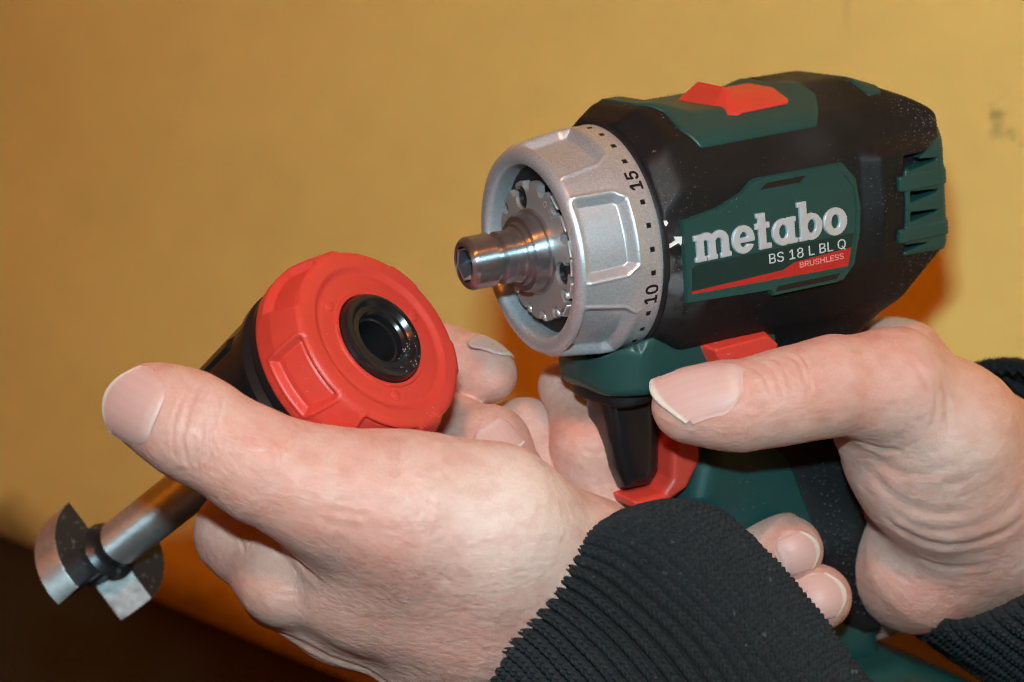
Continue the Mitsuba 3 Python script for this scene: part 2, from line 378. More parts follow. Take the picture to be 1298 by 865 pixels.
# grip pattern: a row of small raised letters-like nubs pressed in the rubber of the grip
nubs = []
for i in range(13):
    for j in (-1, 0, 1):
        b = trimesh.creation.icosphere(1, 0.75)
        t = i / 12
        b.apply_translation([53 + 9.5 * t + j * 1.9, -78 - 36 * t + (j % 2) * 0.8, 0])
        c = b.vertices.mean(0)
        b.apply_translation([0, 0, 16.0])
        nubs.append(b)
drill('grip_relief', trimesh.util.concatenate(nubs), 'rubber_black', True, None, 'stuff')

# gear foot under the ring
FOOT = [(-13.6, -26.5), (-13.2, -35.5), (-9.5, -38.6), (38, -37.2), (38, -26.8), (33, -26.6), (2, -22.2), (-3, -24)]
def foot(q):
    A, U, S = q[:, 0], q[:, 1], q[:, 2]
    nose = (np.hypot(np.minimum(A - 2, 0) / 14.8, S / 20.5) - 1) * 20.0
    d = fsmax(2.5, poly2(A, U, FOOT), nose, np.abs(S) - 20.5)
    d = smax(d, np.minimum(30.0 - np.hypot(U, S), 0.3 - A), 0.8)
    # thumb facet cut in the near shoulder
    return smax(d, 0.5 * U + 0.866 * S - 2.9 - np.maximum(A + 3, 0) * 0.9, 0.25)
drill('gear_foot', net(foot, (-25, -42, -23), (40, -18, 23), 0.55), 'plastic_green', True)
LIP = [(-11, -37), (-10, -41), (-6, -42.6), (14, -40.5), (14, -36)]
drill('foot_base', net(lambda q: smax(prism(q, LIP, 15, 2), (np.hypot(np.minimum(q[:, 0] - 2, 0) / 12.4, q[:, 2] / 15.2) - 1) * 15, 1.0), (-17, -47, -17), (16, -36, 17), 0.6), 'rubber_black', True)
TRG = [(-6.8, -40), (9, -40), (8.6, -52), (7.2, -63), (4, -66.5), (-3.2, -66.2), (-5.2, -60), (-6.2, -52)]
drill('trigger', net(lambda q: prism(q, TRG, 8.2, 5), (-15, -69, -10), (9, -39, 10), 0.5), 'plastic_black', True, 'black trigger with rounded front')
RED = [(8.0, -40), (18, -42), (17.2, -52), (16.2, -61), (11.5, -67.4), (6, -69.6), (-4.5, -69.4), (-5.0, -67.2), (4.2, -67.0), (7.2, -64.0), (8.4, -52)]
drill('trigger_guard', net(lambda q: prism(q, RED, 13.0, 2.0), (-9, -73, -15), (22, -38, 15), 0.45), 'plastic_red', True, 'red plastic piece behind the black trigger')
BASE = [(0, -128), (70, -127), (84, -135), (108, -150), (108, -185), (-20, -185), (-20, -140)]
drill('battery', net(lambda q: prism(q, BASE, 27, 5), (-24, -190, -30), (112, -124, 30), 1.4), 'plastic_green', True)

# direction switch: red wedge standing out of the foot's side
sw = bevel_hull([(14.6, -28.2, 18), (33.5, -28.0, 18), (36.0, -31.2, 18), (31.0, -36.0, 18), (17.5, -35.6, 18),
                 (16.4, -29.2, 24.0), (31.6, -28.8, 24.0), (34.0, -31.2, 24.0), (30.4, -34.6, 24.0), (18.6, -34.4, 24.0)], 0.8)
drill('direction_switch', sw, 'plastic_red', 35)
drill('paint_chip', bevel_hull([(10.4, -33.8, 20.4), (11.4, -33.2, 20.6), (11.0, -34.6, 20.5)], 0.35), 'chip_white', True, 'white chip on the green foot')

# patches of other plastic laid over the rubber body
def patch(name, poly, lift, mat, h=0.5, k=0.6, base=body, cuts=None, label=None):
    P_ = np.array(poly, float) * [1, 0.55]
    def f(q):
        ph = np.degrees(np.arctan2(np.abs(q[:, 2]), q[:, 1])) * 0.55
        ph = np.where(q[:, 2] < 0, -ph, ph)
        d = fsmax(k, base(q) - lift, poly2(q[:, 0], ph, P_), -(base(q) + 2.2))
        return d if cuts is None else smax(d, -cuts(q), 0.4)
    lo = (P_[:, 0].min() - 3, -30, -33); hi = (P_[:, 0].max() + 3, 38, 33)
    return drill(name, net(f, lo, hi, h), mat, True, label)
patch('top_plate', [(8.5, -40), (8, 12), (12.4, 24), (12.4, 37), (15.2, 47.4), (50.4, 47), (53.5, 39), (56.5, 29), (54.6, 16), (52.6, 0), (52.6, -46), (16, -46)], 0.5, 'plastic_green', label='dark green plate around the red gear switch')
patch('top_clip', [(69.5, 2), (69.5, 24), (70.6, 36), (74.9, 35.5), (77, 22), (79, 0), (77, -30), (71, -34), (69.5, -24)], 0.45, 'plastic_green')

def slots(q):
    A, U, S = q[:, 0], q[:, 1], np.abs(q[:, 2])
    d = np.full(A.shape, 1e3)
    for u, hh, a0 in ((10.7, 1.5, 72.5), (2.4, 1.5, 72.5), (-2.9, 1.4, 72.5), (-11.2, 1.1, 71.0)):
        tri = fsmax(0.2, np.abs(U - u - (A - a0) * 0.06) - hh + (A - a0) * 0.13, a0 - A, A - a0 - 9)
        d = np.minimum(d, tri)
    return smax(d, 24.0 - S, 0.3)
CAP = [(71.2, 9.4), (82.0, 15.6), (92, 17.0), (110, 17.0), (110, -14), (92, -14), (71.2, -13.2)]
def capf(q):
    A, U, S = q[:, 0], q[:, 1], np.abs(q[:, 2])
    b = fsmax(0.5, body(q) - 0.8, poly2(A, U, CAP), 12 - S)
    ribs = np.minimum(np.abs(U - 6.3) - 2.0, np.abs(U + 7.6) - 1.9)
    r = fsmax(0.5, body(q) - 1.3, ribs, 69.0 - A, 12 - S)
    return smax(np.minimum(b, r), -slots(q), 0.25)
drill('rear_cap', net(capf, (67, -18, -36), (104, 20, 36), 0.42), 'plastic_green', True, 'green ventilated rear cap')

# --- badge plate on the near side (local polygon A, U; outward S)
def plate(poly, s0, s1, bev=0.0):
    g = poly if not isinstance(poly, (list, tuple)) else Polygon(poly)
    m = prism_mesh(g, s0, s1, bev)
    return m
def prism_local(g, s0, s1, bev=0.0):
    m = plate(g, s0, s1, bev); return m     # (A, U, S) axes already: x=A, y=U, z=S
PS = 30.0
BOUT = Polygon([(5.2, 7.0), (15.4, 8.5), (22.9, 11.2), (25.6, 13.4), (27.0, 14.0), (53.8, 14.0), (57.6, 9.4), (58.6, 2), (58.0, -4.5), (55.6, -12.6), (52.0, -16.0), (30.6, -16.2), (29.8, -14.6), (4.9, -13.4)])
drill('side_plate', prism_local(BOUT.buffer(0.6).buffer(-0.3), PS - 2.5, PS + 0.55, 0.5), 'plastic_green', 25, 'green side plate carrying the brand lettering')
BIN = Polygon([(7.2, 5.6), (15.8, 6.9), (23.4, 9.9), (28, 10.6), (53.6, 10.6), (56.2, 7.2), (56.6, 1), (55.6, -7.3), (53.6, -12.9), (6.6, -11.7)])
rim_ = BOUT.buffer(0.1).difference(BIN.buffer(0.5))
drill('side_plate__frame', prism_local(rim_, PS - 1, PS + 0.95, 0.35), 'plastic_green', 25)
drill('side_plate__slot', prism_local(Polygon([(27.2, 11.3), (30.6, 13.2), (42.4, 13.1), (40.2, 11.3)]), PS - 1, PS + 1.0), 'cavity_black', False, 'upper dark ventilation slot')
drill('side_plate__slot', prism_local(Polygon([(30.8, -15.7), (31.6, -14.1), (51.4, -14.1), (49.8, -15.7)]), PS - 1, PS + 1.0), 'cavity_black', False, 'lower dark ventilation slot')
drill('side_plate__slot_lip', prism_local(Polygon([(26.4, 11.3), (29.9, 13.4), (43.5, 13.4), (41.3, 11.0), (40.4, 11.0), (42.1, 12.8), (30.4, 12.8), (27.9, 11.3)]), PS, PS + 1.3, 0.2), 'plastic_green', 25)
drill('side_plate__slot_lip', prism_local(Polygon([(30.2, -16.1), (30.8, -15.4), (49.6, -15.4), (51.2, -13.8), (52.3, -13.8), (50.2, -16.2)]), PS, PS + 1.3, 0.2), 'plastic_green', 25)
drill('side_plate__band', prism_local(Polygon([(7.0, -5.3), (8.6, -4.5), (56.2, -4.5), (55.2, -8.1), (37.4, -8.9), (33.8, -10.3), (6.5, -10.9)]), PS, PS + 0.62), 'print_dark_green', False, 'darker green printed band under the lettering')
drill('side_plate__stripe', prism_local(Polygon([(6.4, -11.6), (6.5, -10.9), (33.8, -10.3), (37.4, -8.9), (55.1, -8.1), (53.7, -12.8)]), PS, PS + 0.66), 'print_red', False, 'red printed stripe')

def slab_letters():
    """lower-case slab lettering, x height 1, as shapely outlines and their advances"""
    w = 0.27
    R_ = lambda x0, y0, x1, y1: sbox(x0, y0, x1, y1)
    o = Point(0, 0).buffer(1, 32)
    E = lambda cx, cy, rx, ry: affinity.translate(affinity.scale(o, rx, ry), cx, cy)
    L = {}
    arch = lambda x: union_all([E(x + 0.30, 0.62, 0.36, 0.40).intersection(R_(x - 0.2, 0.62, x + 0.9, 1.2)).difference(E(x + 0.24, 0.56, 0.17, 0.22)), R_(x + 0.39, 0, x + 0.66, 0.66)])
    m = union_all([R_(0.1, 0, 0.37, 0.98), R_(0, 0.80, 0.3, 0.98), arch(0.20), arch(0.76), R_(0.02, 0, 0.45, 0.15), R_(0.52, 0, 0.92, 0.15), R_(1.08, 0, 1.5, 0.15)])
    L['m'] = (m, 1.55)
    e = E(0.46, 0.5, 0.46, 0.52).difference(E(0.47, 0.5, 0.19, 0.31)); e = union_all([e.difference(Polygon([(0.4, 0.42), (1.0, 0.42), (1.0, 0.22), (0.6, 0.30)])), R_(0.12, 0.40, 0.90, 0.56)])
    L['e'] = (e, 0.97)
    L['t'] = (union_all([R_(0.14, 0.0, 0.41, 1.34), R_(0, 0.78, 0.58, 0.97), R_(0.06, 1.2, 0.3, 1.34), R_(0.14, 0, 0.62, 0.17)]), 0.68)
    a = E(0.46, 0.48, 0.46, 0.50).difference(E(0.44, 0.49, 0.19, 0.28))
    L['a'] = (union_all([a, R_(0.66, 0, 0.93, 0.98), R_(0.7, 0.82, 1.0, 0.98), R_(0.7, 0, 1.04, 0.15)]), 1.08)
    b = E(0.56, 0.48, 0.46, 0.50).difference(E(0.57, 0.49, 0.19, 0.28))
    L['b'] = (union_all([b, R_(0.10, 0, 0.37, 1.46), R_(0, 1.30, 0.3, 1.46), R_(0.02, 0, 0.3, 0.13)]), 1.08)
    L['o'] = (E(0.5, 0.48, 0.5, 0.52).difference(E(0.5, 0.48, 0.20, 0.29)), 1.0)
    return L
LET = slab_letters(); x = 0.0; pieces = []
for ch in 'metabo':
    g, adv = LET[ch]; pieces.append((ch, affinity.translate(g, x, 0))); x += adv + 0.035
WID, X0, Y0, XH = 46.2, 7.9, -3.75, 6.75
def letter(g):
    rings = []
    for q_ in getattr(g, 'geoms', [g]): rings += [np.array(r.simplify(0.03).coords)[:-1] for r in (q_.exterior, *q_.interiors)]
    def f(q):
        d = np.full(len(q), 1e9); ins = np.zeros(len(q), bool)
        for r in rings:
            e = poly2(q[:, 0], q[:, 1], r); d = np.minimum(d, np.abs(e)); ins ^= e < 0
        return smax(np.where(ins, -d, d), np.abs(q[:, 2] - PS - 0.3) - 1.05, 0.35)
    b = g.bounds
    drill('side_plate__letter', net(f, (b[0] - .6, b[1] - .6, PS - 1.2), (b[2] + .6, b[3] + .6, PS + 2), 0.18), 'badge_silver', True)
for ch, g in pieces:
    g = affinity.translate(affinity.scale(g, WID / x, XH, origin=(0, 0)), X0, Y0).buffer(0.14).buffer(-0.0)
    letter(g)
def text(s, h, w, x0, y0, s0, s1, mat, name, label=None, bold=False):
    m = meshkit.text_mesh(s, h, s1 - s0, bold); b = m.bounds
    m.apply_translation([-b[0, 0], 0, 0]); m.apply_scale([w / (b[1, 0] - b[0, 0]), 1, 1]); m.apply_translation([x0, y0, s0])
    drill(name, m, mat, False, label)
text('BS 18 L BL Q', 2.5, 23.6, 29.8, -8.0, PS + 0.55, PS + 0.72, 'print_grey', 'side_plate__type_lettering', 'pale grey lettering of the drill type')
text('BRUSHLESS', 1.45, 13.6, 38.9, -10.6, PS + 0.6, PS + 0.74, 'print_pale_red', 'side_plate__small_lettering', 'small pale lettering on the red stripe')
text('(R)', 1.3, 2.0, 53.0, 7.6, PS + 0.5, PS + 0.66, 'plastic_green', 'side_plate__small_mark')

# white pointer on the housing beside the ring, printed on the slanting nose
def nose_print(pts, lift=0.12):
    g = prism_mesh(Polygon(pts), 0, 0.2); v = np.array(g.vertices)
    v[:, 2] = 29.4 + (v[:, 0] - 0.6) * 0.16 - 0.15 + lift * (v[:, 2] > 0.1) + 0.0
    return trimesh.Trimesh(v, g.faces, process=False)
arrow_ = nose_print([(0.9, 1.5), (3.3, 2.6), (2.9, 3.5), (5.3, 3.2), (4.6, 1.0), (4.0, 1.8), (1.2, 0.7)], 0.25)
dot_ = nose_print([(0.6, 7.9), (1.3, 7.8), (1.7, 7.2), (1.2, 6.5), (0.6, 6.4)], 0.25)
drill('pointer_mark', arrow_, 'chip_white', False, 'white arrow mark beside the ring')
drill('pointer_mark', dot_, 'chip_white', False, 'white index mark at the ring edge')

# gear slider on top
drill('gear_slider', bevel_hull([(28.4, 31.2, -4), (28.0, 30.8, 13), (28.2, 29.0, 18.6), (30.2, 28.8, 19.2), (33.6, 34.8, -3), (32.8, 34.5, 10.5), (41, 31.2, -4), (36.4, 31.4, 12.5), (31.8, 29.4, 19.0), (31, 26, 15)], 0.6), 'plastic_red', 30, 'red gear slider on top')
drill('gear_slider__tongue', bevel_hull([(30, 29.4, 19.2), (45.8, 29.8, 18.8), (46.8, 30.2, 17.6), (49.0, 32.0, 8), (49.5, 32.2, -4), (34, 32.0, -4), (34, 32.2, 12), (31, 25, 15), (46, 25, 14), (48, 27, -4)], 0.5), 'plastic_red', 30)

# --- torque ring: revolved shell with six pressed finger recesses
def ring_mesh():
    prof = [(0, 27.5), (0, 29.1), (-0.5, 29.35), (-2.5, 29.32), (-4.5, 29.28), (-6.0, 29.25), (-6.6, 29.22), (-7.2, 29.18), (-7.8, 29.14), (-8.4, 29.1)] + [(a, 29.05 - (0.0 + (-a - 8.5) * 0.165)) for a in np.arange(-9, -20.8, -0.3)] + [(-21.0, 26.9), (-21.9, 26.3), (-22.4, 25.5), (-22.6, 24.4), (-22.5, 23.4), (-22.2, 22.8), (-21.6, 22.4), (-20.5, 22.2), (-18, 22.0), (-15, 21.9), (-14, 20)]
    pr = np.array(prof)
    n = 960; m = lathe(pr, n); v = np.array(m.vertices); A = v[:, 0]; r = np.hypot(v[:, 1], v[:, 2]); th = np.degrees(np.arctan2(v[:, 2], v[:, 1]))
    out = (np.arange(len(v)) // n >= 3) & (np.arange(len(v)) // n <= len(pr) - 9)
    dth = (th - 77 + 30 + 360 * 3) % 60 - 30
    ss = lambda a, b, x: np.clip((x - a) / (b - a), 0, 1) ** 2 * (3 - 2 * np.clip((x - a) / (b - a), 0, 1))
    t = (-A - 7.0) / 14.0                               # 0 at the rear of the recess, 1 at the lip
    halfw = 20.0 + 2.5 * np.clip(t, 0, 1) - 3.5 * ss(0.25, 0.0, t)
    e = np.minimum((halfw - np.abs(dth)) * 0.5, (-A - 7.2) * 1.0)      # mm from the recess's edge
    front = ss(-21.2, -18.9, A)
    dep = 2.2 * ss(0.0, 1.9, e) * front - 0.42 * np.exp(-(((e + 0.45) / 0.5) ** 2)) * ss(-21.5, -19.5, A)
    r2 = np.where(out, r - dep, r)
    v[:, 1] *= r2 / r; v[:, 2] *= r2 / r
    return trimesh.Trimesh(v, m.faces, process=False)
drill('torque_ring', ring_mesh(), 'ring_silver', 50, 'silver torque ring with pressed finger recesses and black scale')
def ring_mark(poly, th, A0, r=29.38, name='torque_ring__tick', mat='print_black', label=None):
    """flat print on the ring: poly x runs up the scale, y towards the front"""
    m = poly if isinstance(poly, trimesh.Trimesh) else prism_mesh(poly, -0.12, 0.06)
    m = m.copy(); v = np.array(m.vertices)
    a = math.radians(th) - v[:, 0] / r; rr = r + v[:, 2]
    m.vertices = np.stack([A0 - v[:, 1], rr * np.cos(a), rr * np.sin(a)], 1)
    drill(name, m, mat, False, label)
for th in (-29.5, -17.8, -6.1, 5.6, 17.3, 29, 40.7, 64, 75.7, 87.4, 99.1, 122, 133.5, 145, 157, 168):
    ring_mark(sbox(-0.62, -0.62, 0.62, 0.62), th, -3.2)
for s, th in (('15', 52.3), ('10', 110.6)):
    m = meshkit.text_mesh(s, 3.4, 0.18, True); b = m.bounds
    m.apply_translation([-(b[0, 0] + b[1, 0]) / 2, -1.7, -0.12]); ring_mark(m, th, -3.4, name='torque_ring__number', label=f'black number {s} printed on the ring')

# dark gap between ring and housing, inside of the ring
drill('ring_gap', lathe([(1.2, 24), (1.2, 30.2), (0.2, 30.4), (-0.2, 29.8), (-0.2, 24)], 128), 'cavity_black', 40)
drill('ring_inside', lathe([(-16.6, 22.0), (-16.4, 20), (-16.2, 5)], 96), 'cavity_black', 40)

# toothed gear plate with screws
def gear_plate():
    pts = []
    nt = 14
    for i in range(nt):
        c = i * 360 / nt + 8
        for da, r in ((-7, 17.9), (-3, 18.1), (3, 18.1), (7, 17.9), (8.4, 15.9), (12.9, 15.3), (17.4, 15.9)):
            t = math.radians(c + da); pts.append((r * math.cos(t), r * math.sin(t)))
    g = Polygon(pts)
    return g
SCR = [(14.0, -20), (14.0, 107), (14.0, 229)]
gp = gear_plate()
for r, t in SCR: gp = gp.difference(Point(r * math.cos(math.radians(t)), r * math.sin(math.radians(t))).buffer(3.0, 24))
m = prism_mesh(gp, 18.4, 20.6, 0.25); v = np.array(m.vertices)
m = trimesh.Trimesh(np.stack([-v[:, 2], v[:, 0], v[:, 1]], 1), m.faces, process=False)
drill('gear_plate', m, 'steel_plate', 25, 'toothed grey metal plate inside the ring')
def disc_at(prof, r, t, n=28):
    s = lathe(prof, n); s.apply_translation([0, r * math.cos(math.radians(t)), r * math.sin(math.radians(t))]); return s
for r, t in SCR:
    drill('gear_plate__screw', disc_at([(-18.0, 2.75), (-19.6, 2.7), (-19.9, 2.2), (-19.9, 1.7), (-19.0, 1.5), (-18.8, 0.0)], r, t), 'steel_oxide', 40)
    hx_ = disc_at([(-19.1, 1.25), (-19.02, 0)], r, t, 6); drill('gear_plate__screw_socket', hx_, 'cavity_black', False)
for i in (4, 5, 6, 7, 8):
    t = i * 360 / 14 + 20.8
    b = trimesh.creation.icosphere(2, 1.15); b.apply_translation([-19.6, 17.2 * math.cos(math.radians(t)), 17.2 * math.sin(math.radians(t))])
    drill('detent_ball', b, 'steel_bright', True)
for i, t in enumerate((44, 62, 81, 95, 113, 133)):
    b = bevel_hull([(-16.5, 0, -2.3), (-16.5, 0, 2.3), (-20.9, 0, -1.9), (-20.9, 0, 1.9), (-17, 1.0, 2.2), (-17, 1.0, -2.2)], 0.3)
    c, s = math.cos(math.radians(t)), math.sin(math.radians(t)); v = np.array(b.vertices)
    b = trimesh.Trimesh(np.stack([v[:, 0], (v[:, 1] + 19.5) * c - v[:, 2] * s, (v[:, 1] + 19.5) * s + v[:, 2] * c], 1), b.faces, process=False)
    drill('locking_spring', b, 'steel_bright', 30)
m = meshkit.text_mesh('0 -1', 1.9, 0.1); v = np.array(m.vertices) - [3, 0, 0]
c, s = math.cos(math.radians(40)), math.sin(math.radians(40))
yy, zz = v[:, 1] + 14.2, -v[:, 0] * -1
drill('gear_plate__stamp', trimesh.Trimesh(np.stack([-20.62 - v[:, 2], yy * c - zz * s, yy * s + zz * c], 1), m.faces[:, ::-1], process=False), 'steel_bright', False)

# spindle: stepped shaft with a six-sided socket
SP = [(-18.5, 11.0), (-21.4, 11.0), (-21.7, 10.6), (-21.8, 10.2), (-24.2, 10.0), (-24.9, 9.6), (-25.0, 8.2), (-25.5, 8.0), (-26.2, 8.0), (-26.3, 7.2), (-26.8, 6.75), (-28.6, 6.7), (-28.7, 6.55), (-29.1, 6.55), (-29.2, 6.7), (-31.2, 6.7), (-31.5, 6.3), (-31.9, 5.5), (-33.0, 5.4), (-33.4, 6.1), (-33.7, 6.85), (-39.4, 6.8), (-40.2, 6.3), (-40.6, 5.6), (-40.6, 4.6)]
sp_m, sp_uv = turned_lathe(SP)
drill('spindle', sp_m, 'steel_dark', True, 'stepped dark steel spindle with six-sided socket', None, sp_uv)
hexo = lathe([(-40.6, 4.6), (-40.3, 4.1), (-31, 4.0), (-30.8, 0.01)], 6, 0.3); drill('spindle__socket', hexo, 'steel_dark', False)

# ---------------------------------------------------------------- the chuck attachment and the wood bit clamped in it (axis t from the red face to the bit)
CO = at(483, 428, 590)
CT = np.array([-0.633, 0.616, -0.470]); CT /= np.linalg.norm(CT)
CM = np.array([-CT[2], 0, CT[0]]); CM /= np.linalg.norm(CM); CM *= np.sign(CM[0])
CN = np.cross(CT, CM); CN *= -np.sign(CN[1])
CR = np.stack([CT, CM, CN])
tag('drill_chuck', 'black drill chuck with a red sleeve, resting in the hand on the left', 'drill chuck')
def chuck(name, mesh, mat, smooth=30, label=None): return put('drill_chuck__' + name, move(mesh, CR, CO), mat, smooth, label)
def sleeve_mesh():
    prof = [(1.6, 12.1), (0.5, 12.3), (0.3, 12.6), (0.3, 13.2), (0.8, 13.5), (0.9, 14), (0.75, 16.8), (0.95, 17.6), (1.0, 18.3), (0.7, 18.9), (0.1, 19.7), (-0.1, 20.2), (-0.1, 23.2), (0.15, 24.0), (0.6, 24.6)]
    prof += [(t, 24.7 + 2.5 * min(1, (t - 0.6) / 8) ** 0.8) for t in np.arange(1.0, 12.9, 0.3)] + [(13.2, 27.2), (14.2, 27.2), (14.8, 26.9), (15.1, 26.4), (15.1, 22)]
    pr = np.array(prof); n = 840; m = lathe(pr, n); v = np.array(m.vertices); A = v[:, 0]; r = np.hypot(v[:, 1], v[:, 2]); th = np.degrees(np.arctan2(v[:, 2], v[:, 1]))
    row = np.arange(len(v)) // n; out = (row >= 12) & (row <= len(pr) - 6)
    ss = lambda a, b, x: np.clip((x - a) / (b - a), 0, 1) ** 2 * (3 - 2 * np.clip((x - a) / (b - a), 0, 1))
    dth = (th - CHPH + 30 + 720) % 60 - 30
    t = (11.4 - A) / 10.0
    halfw = 16.5 + 4.5 * np.clip(t, 0, 1)
    e = np.minimum((halfw - np.abs(dth)) * 0.46, 11.2 - A)
    dep = 1.9 * ss(0.0, 1.2, e) * ss(1.0, 2.6, A) + 0.55 * ss(0, 1.2, (halfw - np.abs(dth)) * .46) * (A < 2.6) * (row >= 12) - 0.3 * np.exp(-(((e + 0.4) / 0.45) ** 2)) * ss(0.5, 2, A)
    r2 = np.where(out, r - dep, r); v[:, 1] *= r2 / r; v[:, 2] *= r2 / r
    return trimesh.Trimesh(v, m.faces, process=False)
CHPH = 37.0
chuck('sleeve', sleeve_mesh(), 'plastic_red', 45, 'red grip sleeve with finger recesses')
for a in (30, 150, 270):
    s = disc_at([(0.9, 1.5), (0.5, 1.45), (0.25, 1.1), (0.2, 0)], 15.6, a, 20)
    chuck('sleeve__dimple', s, 'plastic_red', 40)
chuck('hub', lathe([(2, 12.2), (-0.4, 11.9), (-1.3, 11.3), (-1.6, 10.4), (-1.5, 9.6), (-0.8, 9.0), (-0.4, 8.6), (-0.5, 7.2), (0.2, 6.6), (2.0, 6.4), (2.2, 5.9), (14, 5.7), (14.2, 0.01)], 96), 'plastic_black', 28, 'black socket in the middle of the red face')
dots = []
for i in range(26):
    a = rng.uniform(-1.1, 0.4); r = rng.uniform(6.4, 10.8); b = trimesh.creation.icosphere(1, rng.uniform(0.07, 0.2)); b.apply_translation([-0.6 - (1.0 if r > 9 else 0), r * math.cos(a), r * math.sin(a)]); dots.append(b)
k = chuck('hub__shavings', trimesh.util.concatenate(dots), 'steel_bright', True); labels[k] = {'kind': 'stuff'}
chuck('collar', lathe([(15, 22), (15.1, 26.4), (17.6, 26.4), (18.2, 26.1), (18.7, 24.9), (19.2, 24.7), (19.6, 24.9), (21.4, 26.25), (22.0, 26.3), (24.0, 26.0), (24.8, 25.4)], 128), 'plastic_black', 25, 'glossy black collar behind the red sleeve')
chuck('body', lathe([(24.0, 20), (24.8, 25.2), (25.4, 25.0), (50.5, 22.9), (51.8, 22.1), (52.6, 21.0), (60, 13.5), (61, 12.4), (61, 6)], 128), 'plastic_black', 28, 'black tapered chuck body')
for a in (30, 90, 150, 210, 270, 330):
    b = bevel_hull([(29, 24.0, -2.2), (29, 24.0, 2.2), (48, 22.3, -2.0), (48, 22.3, 2.0), (47, 23.4, 1.0), (47, 23.4, -1.0), (31, 24.9, 1.0), (31, 24.9, -1.0)], 0.5)
    c, s = math.cos(math.radians(a)), math.sin(math.radians(a)); v = np.array(b.vertices)
    chuck('rib', trimesh.Trimesh(np.stack([v[:, 0], v[:, 1] * c - v[:, 2] * s, v[:, 1] * s + v[:, 2] * c], 1), b.faces, process=False), 'plastic_black', 30)
for a in (20, 140, 260):
    b = bevel_hull([(56, 0, -1.5), (56, 0, 1.5), (64, 5, -1.5), (64, 5, 1.5), (56, 11, -1.5), (56, 11, 1.5), (63, 9.5, 0)], 0.4)
    c, s = math.cos(math.radians(a)), math.sin(math.radians(a)); v = np.array(b.vertices)
    chuck('jaw', trimesh.Trimesh(np.stack([v[:, 0], (v[:, 1] + 1.2) * c - v[:, 2] * s, (v[:, 1] + 1.2) * s + v[:, 2] * c], 1), b.faces, process=False), 'steel_dark', 30)

tag('wood_bit', 'steel wood boring bit with a wide round cutter head, clamped in the chuck', 'drill bit')
def bit(name, mesh, mat, smooth=30, label=None, uv=None): return put('wood_bit__' + name, move(mesh, CR, CO), mat, smooth, label, uv=uv)
TB, RB, HB = 125.0, 17.6, 11.0          # back of the head, its radius and its height
sh_m, sh_uv = turned_lathe([(58, 3.0), (58, 6.2), (58.5, 6.6), (80, 6.6), (100, 6.6), (119.5, 6.6), (120.1, 6.2)])
bit('shank', sh_m, 'steel_bright', True, 'polished steel shank', sh_uv)
bit('neck', lathe([(119.9, 6.2), (120.4, 5.8), (122.6, 5.8), (124.0, 6.6), (124.9, 8.2), (125.4, 8.4)], 96), 'steel_oxide', 40, 'dark blued neck')
BA = math.radians(0.0)
def head(q):
    t = q[:, 0] - TB
    m, n = q[:, 1] * math.cos(BA) + q[:, 2] * math.sin(BA), -q[:, 1] * math.sin(BA) + q[:, 2] * math.cos(BA)
    d = fsmax(0.25, np.hypot(m, n) - RB, -t, t - HB)
    for sg in (1, -1):
        mm, nn = m * sg, n * sg
        # chip gullet: open quarter with a leaning wall
        g = fsmax(0.5, -1.6 + 0.40 * t - nn, 3.4 - mm + 0.05 * t)
        d = smax(d, -g, 0.25)
    return np.minimum(d, np.hypot(np.hypot(m, n), np.maximum(t - 10, 0) * 0) - 6.0 + np.maximum(np.abs(t - 6) - 5.5, 0) * 3)
hd = net(head, (TB - 2, -20, -20), (TB + HB + 2, 20, 20), 0.42)
hv = np.asarray(hd.vertices); fc = np.asarray(hd.faces); ctr = hv[fc].mean(1); nr = hd.face_normals
rad = np.hypot(ctr[:, 1], ctr[:, 2])
rn = (nr[:, 1] * ctr[:, 1] + nr[:, 2] * ctr[:, 2]) / np.maximum(rad, 1e-6)
rim = (rn > 0.8) & (rad > RB - 0.9)
ramp = (np.abs(nr[:, 2]) > 0.75) & (rad > 6.4) & ~rim
for nm, msk, mat, lb in (('rim', rim, 'steel_bright', 'bright machined rim of the cutter head'), ('chip_face', ramp, 'steel_ground', 'bright ground cutting faces'), ('head', ~(rim | ramp), 'steel_oxide', 'dark blued body of the cutter head')):
    uid, inv = np.unique(fc[msk], return_inverse=True); sub_ = trimesh.Trimesh(hv[uid], inv.reshape(-1, 3), process=False)
    huv = np.stack([hv[uid][:, 0], np.arctan2(hv[uid][:, 2], hv[uid][:, 1]) * 10], 1) if nm == 'rim' else None
    bit(nm, sub_, mat, 25, lb, huv)
bit('centre_point', lathe([(TB + HB - 1, 3.2), (TB + HB + 1, 2.6), (TB + HB + 5, 0.05)], 4), 'steel_bright', False)

# ---------------------------------------------------------------- the hands
def chain(q, pts, k):
    """pts: list of (u, v, y, r) joints -> one tapering limb"""
    d = None
    for a, b in zip(pts[:-1], pts[1:]):
        c = cone(q, at(*a[:3]), at(*b[:3]), a[3], b[3]); d = c if d is None else smin(d, c, k)
    return d
def unit(v): v = np.asarray(v, float); return v / np.linalg.norm(v)

